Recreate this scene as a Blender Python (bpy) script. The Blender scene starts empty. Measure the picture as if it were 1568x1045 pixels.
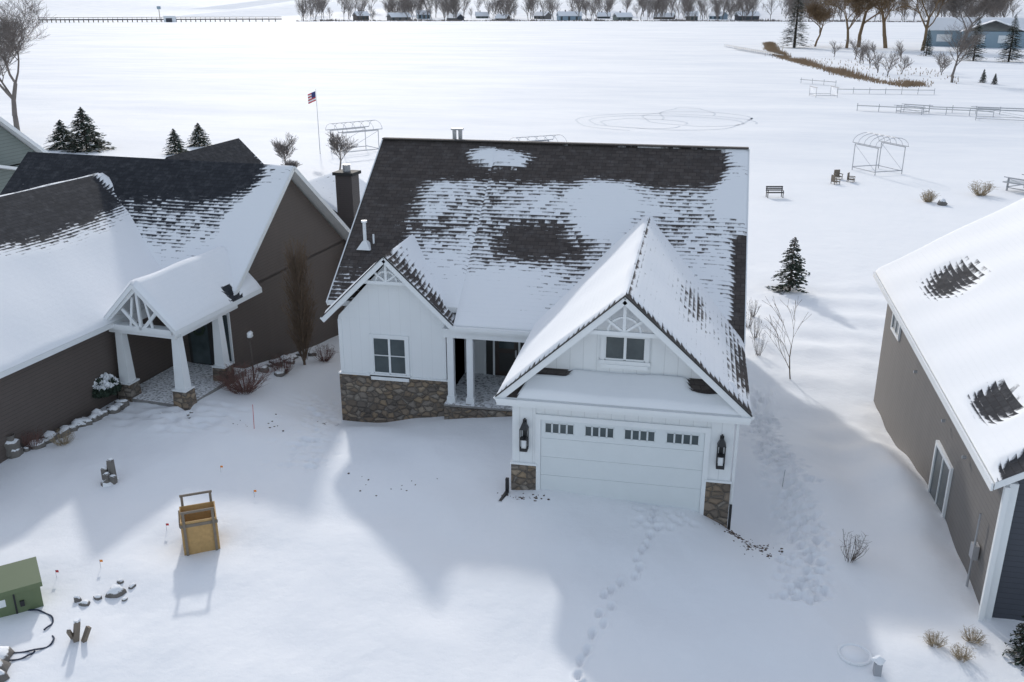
import bpy, math, random
import numpy as np
from mathutils import Vector
R=random.Random(7)
sc=bpy.context.scene
# ---------------------------------------------------------------- materials
def newmat(name):
    m=bpy.data.materials.new(name);m.use_nodes=True
    return m,m.node_tree,m.node_tree.nodes['Principled BSDF']
def nd(nt,t,**k):
    n=nt.nodes.new(t)
    for a,b in k.items(): setattr(n,a,b)
    return n
def math_(nt,op,a,b=None,c=None,clamp=False):
    n=nt.nodes.new('ShaderNodeMath');n.operation=op;n.use_clamp=clamp
    for i,v in enumerate((a,b,c)):
        if v is None: continue
        if isinstance(v,(int,float)): n.inputs[i].default_value=v
        else: nt.links.new(v,n.inputs[i])
    return n.outputs[0]
def mixc(nt,f,a,b):
    n=nt.nodes.new('ShaderNodeMix');n.data_type='RGBA'
    for i,v in ((0,f),(6,a),(7,b)):
        if isinstance(v,(int,float)): n.inputs[i].default_value=v
        elif isinstance(v,tuple): n.inputs[i].default_value=(*v,1)
        else: nt.links.new(v,n.inputs[i])
    return n.outputs[2]
def noise(nt,scale,detail=4,vec=None,rough=.55):
    n=nd(nt,'ShaderNodeTexNoise');n.inputs['Scale'].default_value=scale;n.inputs['Detail'].default_value=detail;n.inputs['Roughness'].default_value=rough
    if vec is not None: nt.links.new(vec,n.inputs['Vector'])
    return n.outputs['Fac']
def bump(nt,h,b,strength=.3,dist=.02):
    n=nd(nt,'ShaderNodeBump');n.inputs['Strength'].default_value=strength;n.inputs['Distance'].default_value=dist
    nt.links.new(h,n.inputs['Height']);nt.links.new(n.outputs[0],b.inputs['Normal'])
def objv(nt): return nd(nt,'ShaderNodeTexCoord').outputs['Object']
def simple(name,col,rough=.7,var=.12,scale=3,metal=0,bmp=.0):
    m,nt,b=newmat(name);v=objv(nt);f=noise(nt,scale,5,v)
    lo=tuple(c*(1-var) for c in col);hi=tuple(min(1,c*(1+var)) for c in col)
    nt.links.new(mixc(nt,f,lo,hi),b.inputs['Base Color']);b.inputs['Roughness'].default_value=rough;b.inputs['Metallic'].default_value=metal
    if bmp: bump(nt,noise(nt,scale*8,4,v),b,bmp,.02)
    return m
def snowcap(name,col,rough=.9,thr=.55,scale=4):
    m,nt,b=newmat(name);v=objv(nt);f=noise(nt,scale,5,v)
    base=mixc(nt,f,tuple(c*.55 for c in col),tuple(c*1.4 for c in col))
    g=nd(nt,'ShaderNodeNewGeometry');s=nd(nt,'ShaderNodeSeparateXYZ');nt.links.new(g.outputs['Normal'],s.inputs[0])
    k=math_(nt,'ADD',s.outputs[2],math_(nt,'MULTIPLY',math_(nt,'SUBTRACT',noise(nt,9,3,v),.5),.6))
    k=math_(nt,'MULTIPLY',math_(nt,'SUBTRACT',k,thr),8,clamp=True)
    nt.links.new(mixc(nt,k,base,(.86,.87,.88)),b.inputs['Base Color']);b.inputs['Roughness'].default_value=rough
    bump(nt,noise(nt,14,4,v),b,.5,.03)
    return m
def siding(name,col,step=.18,vertical=False,var=.08,rough=.6,dep=.5,line=.7):
    m,nt,b=newmat(name);v=objv(nt);s=nd(nt,'ShaderNodeSeparateXYZ');nt.links.new(v,s.inputs[0])
    if vertical:
        co=math_(nt,'ADD',s.outputs[0],s.outputs[1])
        fr=math_(nt,'FRACT',math_(nt,'DIVIDE',co,step))
        h=math_(nt,'LESS_THAN',fr,.14)
        dark=math_(nt,'GREATER_THAN',math_(nt,'ABSOLUTE',math_(nt,'SUBTRACT',fr,.165)),.03)
    else:
        fr=math_(nt,'FRACT',math_(nt,'DIVIDE',s.outputs[2],step))
        h=math_(nt,'SUBTRACT',1,fr)
        dark=math_(nt,'LESS_THAN',fr,.9)
    mp=nd(nt,'ShaderNodeMapping');mp.inputs['Scale'].default_value=(1,1,.35);nt.links.new(v,mp.inputs[0])
    f=noise(nt,1.6,6,mp.outputs[0],.65)
    c=mixc(nt,f,tuple(x*(1-var) for x in col),tuple(min(1,x*(1+var)) for x in col))
    c=mixc(nt,dark,tuple(x*line for x in col),c)
    nt.links.new(c,b.inputs['Base Color']);b.inputs['Roughness'].default_value=rough
    bump(nt,h,b,dep,.02)
    return m
def stonemat():
    m,nt,b=newmat('fieldstone_veneer');v=objv(nt)
    wp=nd(nt,'ShaderNodeMapping');wp.inputs['Scale'].default_value=(1,1,1.35);nt.links.new(v,wp.inputs[0]);v2=wp.outputs[0]
    vo=nd(nt,'ShaderNodeTexVoronoi');vo.inputs['Scale'].default_value=3.5;nt.links.new(v2,vo.inputs['Vector'])
    ve=nd(nt,'ShaderNodeTexVoronoi');ve.feature='DISTANCE_TO_EDGE';ve.inputs['Scale'].default_value=3.5;nt.links.new(v2,ve.inputs['Vector'])
    s=nd(nt,'ShaderNodeSeparateColor');nt.links.new(vo.outputs['Color'],s.inputs[0])
    r=nd(nt,'ShaderNodeValToRGB');nt.links.new(s.outputs[0],r.inputs[0])
    cr=r.color_ramp;cr.elements[0].color=(.10,.085,.075,1);cr.elements[1].color=(.40,.31,.22,1)
    for p,c in ((.2,(.25,.185,.13,1)),(.4,(.15,.13,.115,1)),(.55,(.33,.24,.155,1)),(.7,(.2,.165,.14,1)),(.85,(.30,.265,.23,1))):
        e=cr.elements.new(p);e.color=c
    c=mixc(nt,math_(nt,'MULTIPLY',noise(nt,16,5,v),.55),r.outputs[0],(.15,.12,.09))
    edge=math_(nt,'MULTIPLY',ve.outputs['Distance'],10,clamp=True)
    nt.links.new(mixc(nt,edge,(.12,.105,.09),c),b.inputs['Base Color']);b.inputs['Roughness'].default_value=.9
    bump(nt,math_(nt,'MINIMUM',math_(nt,'MULTIPLY',ve.outputs['Distance'],5),1),b,.9,.07)
    return m
def roofmat(name,c0,c1,vary=1.3):
    m,nt,b=newmat(name)
    uv=nd(nt,'ShaderNodeUVMap').outputs[0]
    at=nd(nt,'ShaderNodeAttribute',attribute_name='snow').outputs['Fac']
    s=nd(nt,'ShaderNodeSeparateXYZ');nt.links.new(uv,s.inputs[0])
    row=math_(nt,'DIVIDE',s.outputs[1],.19);ri=math_(nt,'FLOOR',row);co=math_(nt,'FRACT',row)
    ci=math_(nt,'FLOOR',math_(nt,'ADD',math_(nt,'DIVIDE',s.outputs[0],.24),math_(nt,'MULTIPLY',ri,.37)))
    cb=nd(nt,'ShaderNodeCombineXYZ');nt.links.new(ci,cb.inputs[0]);nt.links.new(ri,cb.inputs[1])
    wn=nd(nt,'ShaderNodeTexWhiteNoise');nt.links.new(cb.outputs[0],wn.inputs['Vector'])
    br=nd(nt,'ShaderNodeTexBrick');nt.links.new(uv,br.inputs['Vector'])
    br.inputs['Scale'].default_value=1;br.inputs['Brick Width'].default_value=.33;br.inputs['Row Height'].default_value=.19;br.inputs['Mortar Size'].default_value=.012
    br.inputs['Color1'].default_value=(*c0,1);br.inputs['Color2'].default_value=(*c1,1);br.inputs['Mortar'].default_value=(.018,.016,.016,1)
    sh=mixc(nt,noise(nt,2,6,uv,.7),br.outputs['Color'],tuple((a+b_)*.5 for a,b_ in zip(c0,c1)))
    # light frost dusting of the bare shingles
    fr=math_(nt,'MULTIPLY',math_(nt,'SUBTRACT',noise(nt,2.6,8,uv,.75),.5),2.2,clamp=True)
    sh=mixc(nt,math_(nt,'MULTIPLY',fr,.35),sh,(.3,.3,.31))
    f=math_(nt,'ADD',at,math_(nt,'MULTIPLY',math_(nt,'SUBTRACT',noise(nt,.8,8,uv,.7),.5),vary))
    f=math_(nt,'ADD',f,math_(nt,'MULTIPLY',math_(nt,'SUBTRACT',.5,co),.58))
    f=math_(nt,'ADD',f,math_(nt,'MULTIPLY',math_(nt,'SUBTRACT',wn.outputs[0],.5),.42))
    f=math_(nt,'ADD',f,math_(nt,'MULTIPLY',math_(nt,'SUBTRACT',noise(nt,5,5,uv,.7),.5),.8))
    f=math_(nt,'MULTIPLY',math_(nt,'SUBTRACT',f,.40),3.6,clamp=True)
    nt.links.new(mixc(nt,f,sh,(.84,.85,.865)),b.inputs['Base Color'])
    b.inputs['Roughness'].default_value=.9;b.inputs['Specular IOR Level'].default_value=.15
    hh=math_(nt,'ADD',math_(nt,'MULTIPLY',f,.6),math_(nt,'MULTIPLY',math_(nt,'SUBTRACT',1,co),.3))
    hh=math_(nt,'ADD',hh,math_(nt,'MULTIPLY',noise(nt,3,6,uv),.35))
    bump(nt,hh,b,.5,.05)
    return m
def groundsnow():
    m,nt,b=newmat('snow_ground');v=nd(nt,'ShaderNodeNewGeometry').outputs['Position']
    f=noise(nt,.35,6,v);c=mixc(nt,f,(.80,.815,.835),(.87,.875,.885))
    mp=nd(nt,'ShaderNodeMapping');mp.inputs['Scale'].default_value=(.02,.06,1);mp.inputs['Rotation'].default_value=(0,0,.25);nt.links.new(v,mp.inputs[0])
    g=noise(nt,1,9,mp.outputs[0],.72)
    s=nd(nt,'ShaderNodeSeparateXYZ');nt.links.new(v,s.inputs[0])
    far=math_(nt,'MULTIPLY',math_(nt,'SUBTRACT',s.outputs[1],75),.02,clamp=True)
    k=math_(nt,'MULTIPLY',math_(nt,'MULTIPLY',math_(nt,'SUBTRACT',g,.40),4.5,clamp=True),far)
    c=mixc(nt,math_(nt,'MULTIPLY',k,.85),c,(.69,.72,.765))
    nt.links.new(c,b.inputs['Base Color']);b.inputs['Roughness'].default_value=.8;b.inputs['Specular IOR Level'].default_value=.2
    h=math_(nt,'ADD',noise(nt,1.1,8,v,.55),math_(nt,'MULTIPLY',noise(nt,9,3,v),.07))
    bump(nt,h,b,.38,.13)
    return m
def glassm():
    m,nt,b=newmat('window_glass');v=objv(nt)
    nt.links.new(mixc(nt,noise(nt,1.6,3,v),(.02,.03,.035),(.10,.125,.13)),b.inputs['Base Color']);b.inputs['Roughness'].default_value=.08
    return m
M=dict(
 white=simple('white_trim_paint',(.77,.785,.79),.5,.05,2),
 wall=siding('white_panel_siding',(.77,.785,.79),.4,True,.04,dep=.12,line=.95),
 bb=siding('white_board_and_batten',(.77,.785,.79),.4,True,.04,dep=.5,line=.86),
 door=simple('garage_door_paint',(.70,.73,.735),.5,.04,2),
 stone=stonemat(),glass=glassm(),black=simple('black_metal',(.02,.02,.022),.5),
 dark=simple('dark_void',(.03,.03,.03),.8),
 brown=siding('brown_lap_siding',(.10,.08,.07),.14,dep=.4,line=.68,var=.16),
 taupe=siding('taupe_lap_siding',(.165,.152,.142),.16,dep=.4,line=.72,var=.14),
 slate=siding('slate_lap_siding',(.055,.06,.075),.15,dep=.5,line=.65),
 green=siding('sage_lap_siding',(.17,.2,.185),.25,dep=.5,line=.55),
 blue=siding('blue_lap_siding',(.27,.36,.43),.4),
 roof=roofmat('brown_shingle_with_snow',(.048,.041,.039),(.10,.085,.078)),
 roof2=roofmat('charcoal_shingle_with_snow',(.02,.022,.027),(.046,.048,.055)),
 snow=simple('snow',(.86,.87,.885),.8,.02,2,bmp=.2),
 bark=simple('bark',(.10,.08,.066),.95,.4,5),
 barkw=simple('willow_bark',(.19,.13,.075),.95,.4,2),
 barkf=simple('hazed_bark',(.19,.165,.15),.95,.3,2),  # bark tone lightened: aerial haze is put into the colour
 brownleaf=simple('dry_brown_twigs',(.15,.105,.072),.9,.4,8),
 redtwig=simple('red_twigs',(.16,.085,.07),.9,.3,8),
 reed=simple('dry_reed',(.27,.19,.12),.9,.35,.2),
 grass=simple('dry_grass',(.33,.26,.17),.9,.3,8),
 needle=simple('spruce_needles',(.028,.045,.03),.9,.5,4),
 rock=snowcap('boulder_with_snow',(.17,.155,.14)),
 metal=simple('galvanised_metal',(.42,.43,.45),.4,.1,5,.6),
 wood=simple('weathered_wood',(.2,.165,.13),.85,.3,6),
 deckw=snowcap('snow_dusted_boards',(.25,.24,.23),thr=.9),
 osb=simple('plywood',(.46,.29,.12),.8,.25,9,bmp=.2),
 olive=simple('olive_enamel',(.13,.17,.085),.5,.08,2),
 orange=simple('orange_flag',(.8,.25,.02),.6),red=simple('red_cloth',(.5,.03,.04),.7),navy=simple('navy_cloth',(.03,.04,.16),.7),
 hose=simple('blue_black_edging',(.02,.03,.06),.5),
 frame=simple('dark_window_frame',(.03,.03,.03),.5),
 doorp=simple('dark_brown_door',(.04,.027,.022),.4),
 track=simple('packed_snow',(.58,.62,.67),.7,.05,1),
)
ground_mat=groundsnow()
# ---------------------------------------------------------------- mesh builder
def empty(name,loc=(0,0,0),rot=0):
    e=bpy.data.objects.new(name,None);e.empty_display_size=.3;sc.collection.objects.link(e);e.location=loc;e.rotation_euler[2]=rot;return e
class MB:
    def __init__(s): s.v=[];s.f=[];s.m=[]
    def add(s,vs,fs,mi=0):
        o=len(s.v);s.v+=[tuple(p) for p in vs];s.f+=[tuple(i+o for i in f) for f in fs];s.m+=[mi]*len(fs)
    def box(s,x0,x1,y0,y1,z0,z1,mi=0):
        s.add([(x0,y0,z0),(x1,y0,z0),(x1,y1,z0),(x0,y1,z0),(x0,y0,z1),(x1,y0,z1),(x1,y1,z1),(x0,y1,z1)],
              [(0,3,2,1),(4,5,6,7),(0,1,5,4),(1,2,6,5),(2,3,7,6),(3,0,4,7)],mi)
    def taper(s,cx,cy,z0,z1,a0,a1,mi=0):
        s.add([(cx-a0,cy-a0,z0),(cx+a0,cy-a0,z0),(cx+a0,cy+a0,z0),(cx-a0,cy+a0,z0),(cx-a1,cy-a1,z1),(cx+a1,cy-a1,z1),(cx+a1,cy+a1,z1),(cx-a1,cy+a1,z1)],
              [(0,3,2,1),(4,5,6,7),(0,1,5,4),(1,2,6,5),(2,3,7,6),(3,0,4,7)],mi)
    def beam(s,p,q,w,h,mi=0,up=(0,0,1)):
        p=Vector(p);q=Vector(q);d=(q-p).normalized();u=Vector(up)
        a=d.cross(u)
        if a.length<1e-4:a=Vector((1,0,0))
        a.normalize();b=a.cross(d);vs=[]
        for c in (p,q):
            for i,j in ((-1,-1),(1,-1),(1,1),(-1,1)): vs.append(c+a*(i*w/2)+b*(j*h/2))
        s.add(vs,[(0,1,2,3),(7,6,5,4),(0,4,5,1),(1,5,6,2),(2,6,7,3),(3,7,4,0)],mi)
    def tube(s,p,q,r0,r1,n=6,mi=0,cap=False):
        p=Vector(p);q=Vector(q);d=(q-p)
        if d.length<1e-6:return
        d.normalize();a=d.cross(Vector((0,0,1)))
        if a.length<1e-3:a=Vector((1,0,0))
        a.normalize();b=a.cross(d);vs=[]
        for c,r in ((p,r0),(q,r1)):
            for i in range(n):
                t=6.2832*i/n;vs.append(c+a*(math.cos(t)*r)+b*(math.sin(t)*r))
        fs=[(i,(i+1)%n,n+(i+1)%n,n+i) for i in range(n)]
        if cap: fs+=[tuple(range(n))[::-1],tuple(range(n,2*n))]
        s.add(vs,fs,mi)
    def poly(s,pts,mi=0): s.add(pts,[tuple(range(len(pts)))],mi)
    def prism(s,pts,d,mi=0):
        n=len(pts);d=Vector(d);vs=[Vector(p) for p in pts]+[Vector(p)+d for p in pts]
        s.add(vs,[tuple(range(n)),tuple(range(2*n-1,n-1,-1))]+[(i,(i+1)%n,n+(i+1)%n,n+i) for i in range(n)],mi)
    def build(s,name,mats,parent=None,smooth=False):
        me=bpy.data.meshes.new(name);me.from_pydata(s.v,[],s.f)
        for m in mats: me.materials.append(m)
        me.polygons.foreach_set('material_index',s.m)
        if smooth: me.polygons.foreach_set('use_smooth',[True]*len(s.f))
        me.update();o=bpy.data.objects.new(name,me);sc.collection.objects.link(o)
        if parent: o.parent=parent
        return o
def sig(x): return 1/(1+np.exp(-np.clip(x,-30,30)))
def bx(U,V,u0,u1,v0,v1,s=.02): return sig((U-u0)/s)*sig((u1-U)/s)*sig((V-v0)/s)*sig((v1-V)/s)
rcount=[0]
def roof(name,parent,A,B,C,D,mask,mat,th=.2,res=.14,disp=.09,fascia=None):
    A,B,C,D=[np.array(p,float) for p in (A,B,C,D)]
    L=max(np.linalg.norm(B-A),np.linalg.norm(C-D));W=np.linalg.norm(D-A)
    nu=max(6,int(L/res));nv=max(6,int(W/res));rcount[0]+=1
    u,v=np.meshgrid(np.linspace(0,1,nu+1),np.linspace(0,1,nv+1))
    P=(A*(1-u[...,None])+B*u[...,None])*(1-v[...,None])+(D*(1-u[...,None])+C*u[...,None])*v[...,None]
    s=mask(u,v)+0*u
    ed=np.minimum(np.minimum(u,1-u)*L,np.minimum(v,1-v)*W)
    lump=1+.35*np.sin(P[...,0]*1.3+P[...,1]*.9)*np.sin(P[...,1]*1.1-P[...,0]*.7)
    P[...,2]+=disp*np.clip(s*1.3-.3,0,1)*np.clip(ed/.14,0,1)*lump
    n=np.cross(B-A,D-A);flip=n[2]<0
    idx=np.arange((nu+1)*(nv+1)).reshape(nv+1,nu+1)
    q=np.stack([idx[:-1,:-1],idx[:-1,1:],idx[1:,1:],idx[1:,:-1]],-1).reshape(-1,4)
    if flip:q=q[:,::-1]
    me=bpy.data.meshes.new(name);me.from_pydata(P.reshape(-1,3).tolist(),[],q.tolist())
    me.materials.append(mat);me.polygons.foreach_set('use_smooth',[True]*len(q))
    a=me.attributes.new('snow','FLOAT','POINT');a.data.foreach_set('value',s.reshape(-1).astype(np.float32))
    uvl=me.uv_layers.new(name='UVMap');uu=np.stack([(u*L).reshape(-1),(v*W).reshape(-1)],-1)+rcount[0]*13.0
    uvl.data.foreach_set('uv',uu[q.reshape(-1)].reshape(-1).astype(np.float32))
    me.update();o=bpy.data.objects.new(name,me);sc.collection.objects.link(o);o.parent=parent
    mb=MB();t=np.array([0,0,.012]);d=np.array([0,0,th])
    T=[p-t for p in (A,B,C,D)];Bt=[p-d for p in (A,B,C,D)]
    mb.add(T+Bt,[(0,1,2,3),(7,6,5,4),(0,4,5,1),(1,5,6,2),(2,6,7,3),(3,7,4,0)])
    mb.build(name+'_deck',[fascia or M['white']],parent)
    return o
def gable(mb,x0,x1,y,zb,ze,xm,zr,mi=0,th=.1):
    mb.prism([(x0,y,zb),(x1,y,zb),(x1,y,ze),(xm,y,zr),(x0,y,ze)],(0,th,0),mi)
# ---------------------------------------------------------------- terrain
def ss(t): t=np.clip(t,0,1);return t*t*(3-2*t)
rs=np.random.RandomState(3);WV=[(rs.uniform(0,6.28),rs.uniform(.5,6),rs.uniform(0,6.28)) for _ in range(26)]
def gs(x,y,cx,cy,sx,sy): return np.exp(-((x-cx)/sx)**2-((y-cy)/sy)**2)
def Hh(x,y):
    x=np.asarray(x,float);y=np.asarray(y,float)
    ys=26+5.5*ss((-x+1)/6)
    z=-1.5*ss((y-ys)/11)
    z=z-.75*gs(x,y,-14.2,33.0,2.4,3.2)-.85*gs(x,y,-11.0,31.8,3.4,2.6)-1.0*gs(x,y,2.4,25.9,1.4,2.4)
    z=z+.12*gs(x,y,-7.5,26.0,4,2)+.1*gs(x,y,-16.5,27,2,3)+.5*gs(x,y,7.0,29,.7,4.5)-.14*gs(x,y,5.7,29,.7,5)
    near=ss((70-y)/25)
    w=0
    for a,l,p in WV: w=w+np.sin((x*np.cos(a)+y*np.sin(a))*6.28/l+p)*.0042*l**.8
    z=z+w*near
    d=np.hypot(x,y);az=np.arctan2(x,y)
    sh=1300+900*ss((-az-.40)/.03)
    z=z+48*ss((d-sh)/1000)
    return z
def H(x,y): return float(Hh(x,y))
def axis(segs):
    o=[]
    for a,b,s in segs: o+=list(np.arange(a,b,s))
    return np.array(o+[segs[-1][1]])
xs=axis([(-4000,-500,250),(-500,-100,40),(-100,-34,3),(-34,-20,.5),(-20,-15,.2),(-15,-11,.1),(-11,-3,.2),(-3,.6,.05),(.6,2.4,.2),(2.4,4.8,.07),(4.8,14,.2),(14,30,1),(30,120,6),(120,500,40),(500,4000,250)])
ys=axis([(-60,8,4),(8,16,.3),(16,36,.07),(36,60,.3),(60,120,2),(120,500,20),(500,1200,70),(1200,3200,60),(3200,6500,400)])
X,Y=np.meshgrid(xs,ys);Z=Hh(X,Y)
prints=[]
path=[(-.45,25.0),(-.5,23.9),(-.55,23.0),(-1.0,21.3),(-1.45,20.2),(-1.62,18.6),(-1.8,17.2),(-2.0,15.5)]
for (a,b),(c,d) in zip(path,path[1:]):
    n=max(2,int(math.hypot(c-a,d-b)/.36))
    for i in range(n):
        t=i/n;k=1 if len(prints)%2 else -1
        prints.append((a+(c-a)*t+k*.1+R.uniform(-.04,.04),b+(d-b)*t+R.uniform(-.07,.07),.08,.14,R.uniform(.09,.14)))
        if R.random()<.5: prints.append((prints[-1][0]+R.uniform(-.03,.03),prints[-1][1]-.18,.05,.12,.05))
for i in range(22): prints.append((R.uniform(-1.2,.6),R.uniform(23.9,24.9),.1,.13,.05))
for i in range(760):
    t=R.random();prints.append((3.45+.3*math.sin(t*6)+R.gauss(0,.36),21.0+t*18,R.uniform(.07,.12),R.uniform(.08,.17),R.uniform(.03,.1)))
for i in range(200):
    t=R.random();prints.append((-14.8+3.0*t+R.gauss(0,.45),33-8*t,.1,.15,R.uniform(.02,.07)))
for i in range(60): prints.append((R.gauss(-18,1.2),R.gauss(28.2,.7),.2,.2,.07))
for px,py,rx,ry,dp in prints:
    i0,i1=np.searchsorted(xs,(px-.5,px+.5));j0,j1=np.searchsorted(ys,(py-.5,py+.5))
    a=X[j0:j1,i0:i1];b=Y[j0:j1,i0:i1];q=((a-px)/rx)**2+((b-py)/ry)**2
    Z[j0:j1,i0:i1]+=-dp*np.exp(-q**1.5)+dp*.2*np.exp(-(np.sqrt(q)-1.6)**2*4)
ny,nx=X.shape;idx=np.arange(nx*ny).reshape(ny,nx)
q=np.stack([idx[:-1,:-1],idx[:-1,1:],idx[1:,1:],idx[1:,:-1]],-1).reshape(-1,4)
me=bpy.data.meshes.new('snow_ground');me.vertices.add(nx*ny);me.vertices.foreach_set('co',np.stack([X,Y,Z],-1).reshape(-1))
me.loops.add(q.size);me.loops.foreach_set('vertex_index',q.reshape(-1));me.polygons.add(len(q))
me.polygons.foreach_set('loop_start',np.arange(len(q))*4);me.polygons.foreach_set('loop_total',np.full(len(q),4))
me.polygons.foreach_set('use_smooth',np.ones(len(q),bool));me.update(calc_edges=True);me.materials.append(ground_mat)
go=bpy.data.objects.new('snow_ground',me);sc.collection.objects.link(go)
# ---------------------------------------------------------------- main house
hs=empty('white_house')
gL,gR,yG=-4.97,1.55,25.27;ZE=3.33;gm=-1.71;gz=6.67
xL,xR=-12.93,1.55;yM,zM,yE=38.78,8.87,30.89
def mmain(U,V):
    m=-.55+0*U+.1*np.sin(U*23)*np.sin(V*17)
    m=m+1.28*bx(U,V,.13,1.1,-.2,.78,.022)+1.7*bx(U,V,.25,.335,.87,.965,.015)+1.7*bx(U,V,.32,.43,.84,.95,.015)+1.6*bx(U,V,.935,1.1,.62,1.1,.012)
    m=m+.7*bx(U,V,.57,.72,.45,.80)-1.05*bx(U,V,.38,.62,.33,.53,.035)-.15*bx(U,V,.15,.37,.45,.68)-.25*bx(U,V,.74,.9,.42,.6,.03)
    m=m-1.9*bx(U,V,.978,1.1,-.2,.5,.006)+.6*bx(U,V,.18,.55,-.2,.28,.04)+.85*bx(U,V,-.1,.1,-.1,.3,.03)+1.1*bx(U,V,.5,.95,.985,1.1,.006)
    m=m+.3*bx(U,V,.75,.96,-.2,.4,.03)+.1*bx(U,V,.15,.3,.55,.72)
    return m
v0=(31.55-yE)/(yM-yE);us=(-8.31-(xL-.45))/(xR-xL+.9)
roof('main_roof_front_left',hs,(xL-.45,31.55,ZE+.66*.7021),(-8.31,31.55,ZE+.66*.7021),(-8.31,yM,zM),(xL-.45,yM,zM),lambda U,V:mmain(U*us,v0+(1-v0)*V),M['roof'],disp=.06)
roof('main_roof_front',hs,(-8.31,yE,ZE),(xR+.45,yE,ZE),(xR+.45,yM,zM),(-8.31,yM,zM),lambda U,V:mmain(us+(1-us)*U,V),M['roof'],disp=.06)
roof('main_roof_rear',hs,(xR+.45,2*yM-yE,ZE),(xL-.45,2*yM-yE,ZE),(xL-.45,yM,zM),(xR+.45,yM,zM),lambda u,v:.3+0*u,M['roof'])
def mgl(U,V): return 1.9+0*U-1.5*bx(U,V,-.1,.012,-.1,1.1,.004)
def mgr(U,V): return 1.12+0*U-1.5*bx(U,V,-.1,.018,-.1,1.1,.008)-.75*bx(U,V,.3,.62,.36,.56,.04)-.5*bx(U,V,.05,.9,.1,.2,.03)-.5*bx(U,V,-.1,1.1,.95,1.1,.01)-1.0*bx(U,V,.12,.5,-.1,.09,.03)
ygf=yG-.45;ygb=yM-(zM-gz)/.7021
roof('garage_roof_left',hs,(gL-.45,ygf,ZE),(gL-.45,ygb,ZE),(gm,ygb,gz),(gm,ygf,gz),mgl,M['roof'],disp=.12)
roof('garage_roof_right',hs,(gR+.45,ygf,ZE),(gR+.45,ygb,ZE),(gm,ygb,gz),(gm,ygf,gz),mgr,M['roof'],disp=.06)
def mp(U,V): return 1.9-3.4*bx(U,V,.0,.075,-.1,.8,.012)-3.4*bx(U,V,.08,.24,.66,1.1,.03)-3.4*bx(U,V,.80,.91,.5,1.1,.03)
roof('garage_pent_roof',hs,(gL-.4,ygf-.03,ZE+.0),(gR+.4,ygf-.03,ZE+.0),(gR-.1,yG+.56,ZE+.62),(gL+.1,yG+.56,ZE+.62),mp,M['roof'],th=.16,res=.08,disp=.13)
wL,wR,wz,yW=-13.38,-8.31,5.8,31.35;wm=(wL+wR)/2;ywf=yW-.45;ywb=yM-(zM-wz)/.7021
roof('wing_roof_left',hs,(wL,ywf,ZE),(wL,ywb,ZE),(wm,ywb,wz),(wm,ywf,wz),lambda U,V:1.1-.9*bx(U,V,-.1,1.1,.88,1.1,.03),M['roof'])
roof('wing_roof_right',hs,(wR,ywf,ZE),(wR,ywb,ZE),(wm,ywb,wz),(wm,ywf,wz),lambda U,V:1.4-1.2*bx(U,V,-.1,.25,-.1,1.1,.05)-.5*bx(U,V,.2,.6,.5,1.1,.05),M['roof'])
b=MB()
zb=-2.2
b.box(gL,gR,yG,38,zb,ZE-.1,1)
b.box(xL,gR-.02,34.2,45.9,zb,ZE+.1,0)
b.box(xL,-8.76,yW,36,zb,ZE-.12,0)
b.box(-8.9,-8.76,31.9,34.3,zb,ZE-.1,0)
for xx in (xL,xR-.12): b.prism([(xx,31.8,ZE-.15),(xx,45.9,ZE-.15),(xx,yM,zM-.3)],(.12,0,0),0)
gable(b,gL+.1,gR-.1,yG+.55,ZE-.2,ZE-.05,gm,gz-.28,1)
gable(b,xL+.02,-8.78,yW+.004,ZE-.2,ZE-.06,wm,wz-.3,0)
b.box(-8.76,gL,31.0,34.2,ZE-.25,ZE-.2,2)
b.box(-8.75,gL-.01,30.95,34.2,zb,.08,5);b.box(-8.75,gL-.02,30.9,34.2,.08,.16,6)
b.box(xL-.07,-8.7,yW-.07,yW+.3,zb,.93,3);b.box(xL-.07,xL+.2,yW+.3,40,zb,.93,3)
b.box(xL-.1,-8.67,yW-.1,yW+.3,.931,.98,2)
b.box(-8.74,gL-.02,30.86,30.95,zb,.06,3)
for x0,x1 in ((gL-.06,gL+.72),(gR-.66,gR+.06)):
    b.box(x0,x1,yG-.08,yG+.5,zb,.93,3);b.box(x0-.03,x1+.03,yG-.11,yG+.5,.931,1.0,2)
    b.box(x0+.03,x1-.03,yG-.035,yG+.3,1.001,ZE-.26,1)
for x,y in ((xL,yW),(-8.87,yW)): b.box(x-.02,x+.13,y-.02,y+.1,1.0,ZE-.2,2)
b.box(gL-.4,gR+.4,ygf+.02,yG-.04,ZE-.25,ZE-.18,2)
b.box(gL-.42,gR+.42,ygf-.05,ygf+.02,ZE-.27,ZE-.05,2)
b.box(gL-.42,gR+.42,ygf-.14,ygf-.052,ZE-.15,ZE-.03,2)
b.box(-8.3,gL-.4,yE-.07,yE,ZE-.24,ZE-.03,2);b.box(-8.3,gL-.4,yE-.16,yE-.072,ZE-.14,ZE-.02,2)
b.box(-8.76,gL,31.05,31.3,ZE-.55,ZE-.251,2)
for x in (-8.52,-7.78):
    b.box(x-.12,x+.12,31.12,31.36,.16,ZE-.25,2);b.box(x-.16,x+.16,31.08,31.4,.161,.4,2)
b.build('walls',[M['wall'],M['bb'],M['white'],M['stone'],M['glass'],M['dark'],M['deckw']],hs)
g=MB();x0=-4.12;x1=.76;hd=2.5
g.box(x0-.16,x0,yG-.075,yG+.02,0.0,hd+.16,1);g.box(x1,x1+.16,yG-.075,yG+.02,-.3,hd+.16,1);g.box(x0,x1,yG-.075,yG+.02,hd,hd+.16,1)
for k in range(4):
    z0=k*.625;g.box(x0+.005,x1-.005,yG-.03,yG-.004,z0+.004-.3*(k==0),z0+.621,0)
g.box(x0,x1,yG-.012,yG-.002,-.1,hd,0)
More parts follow.
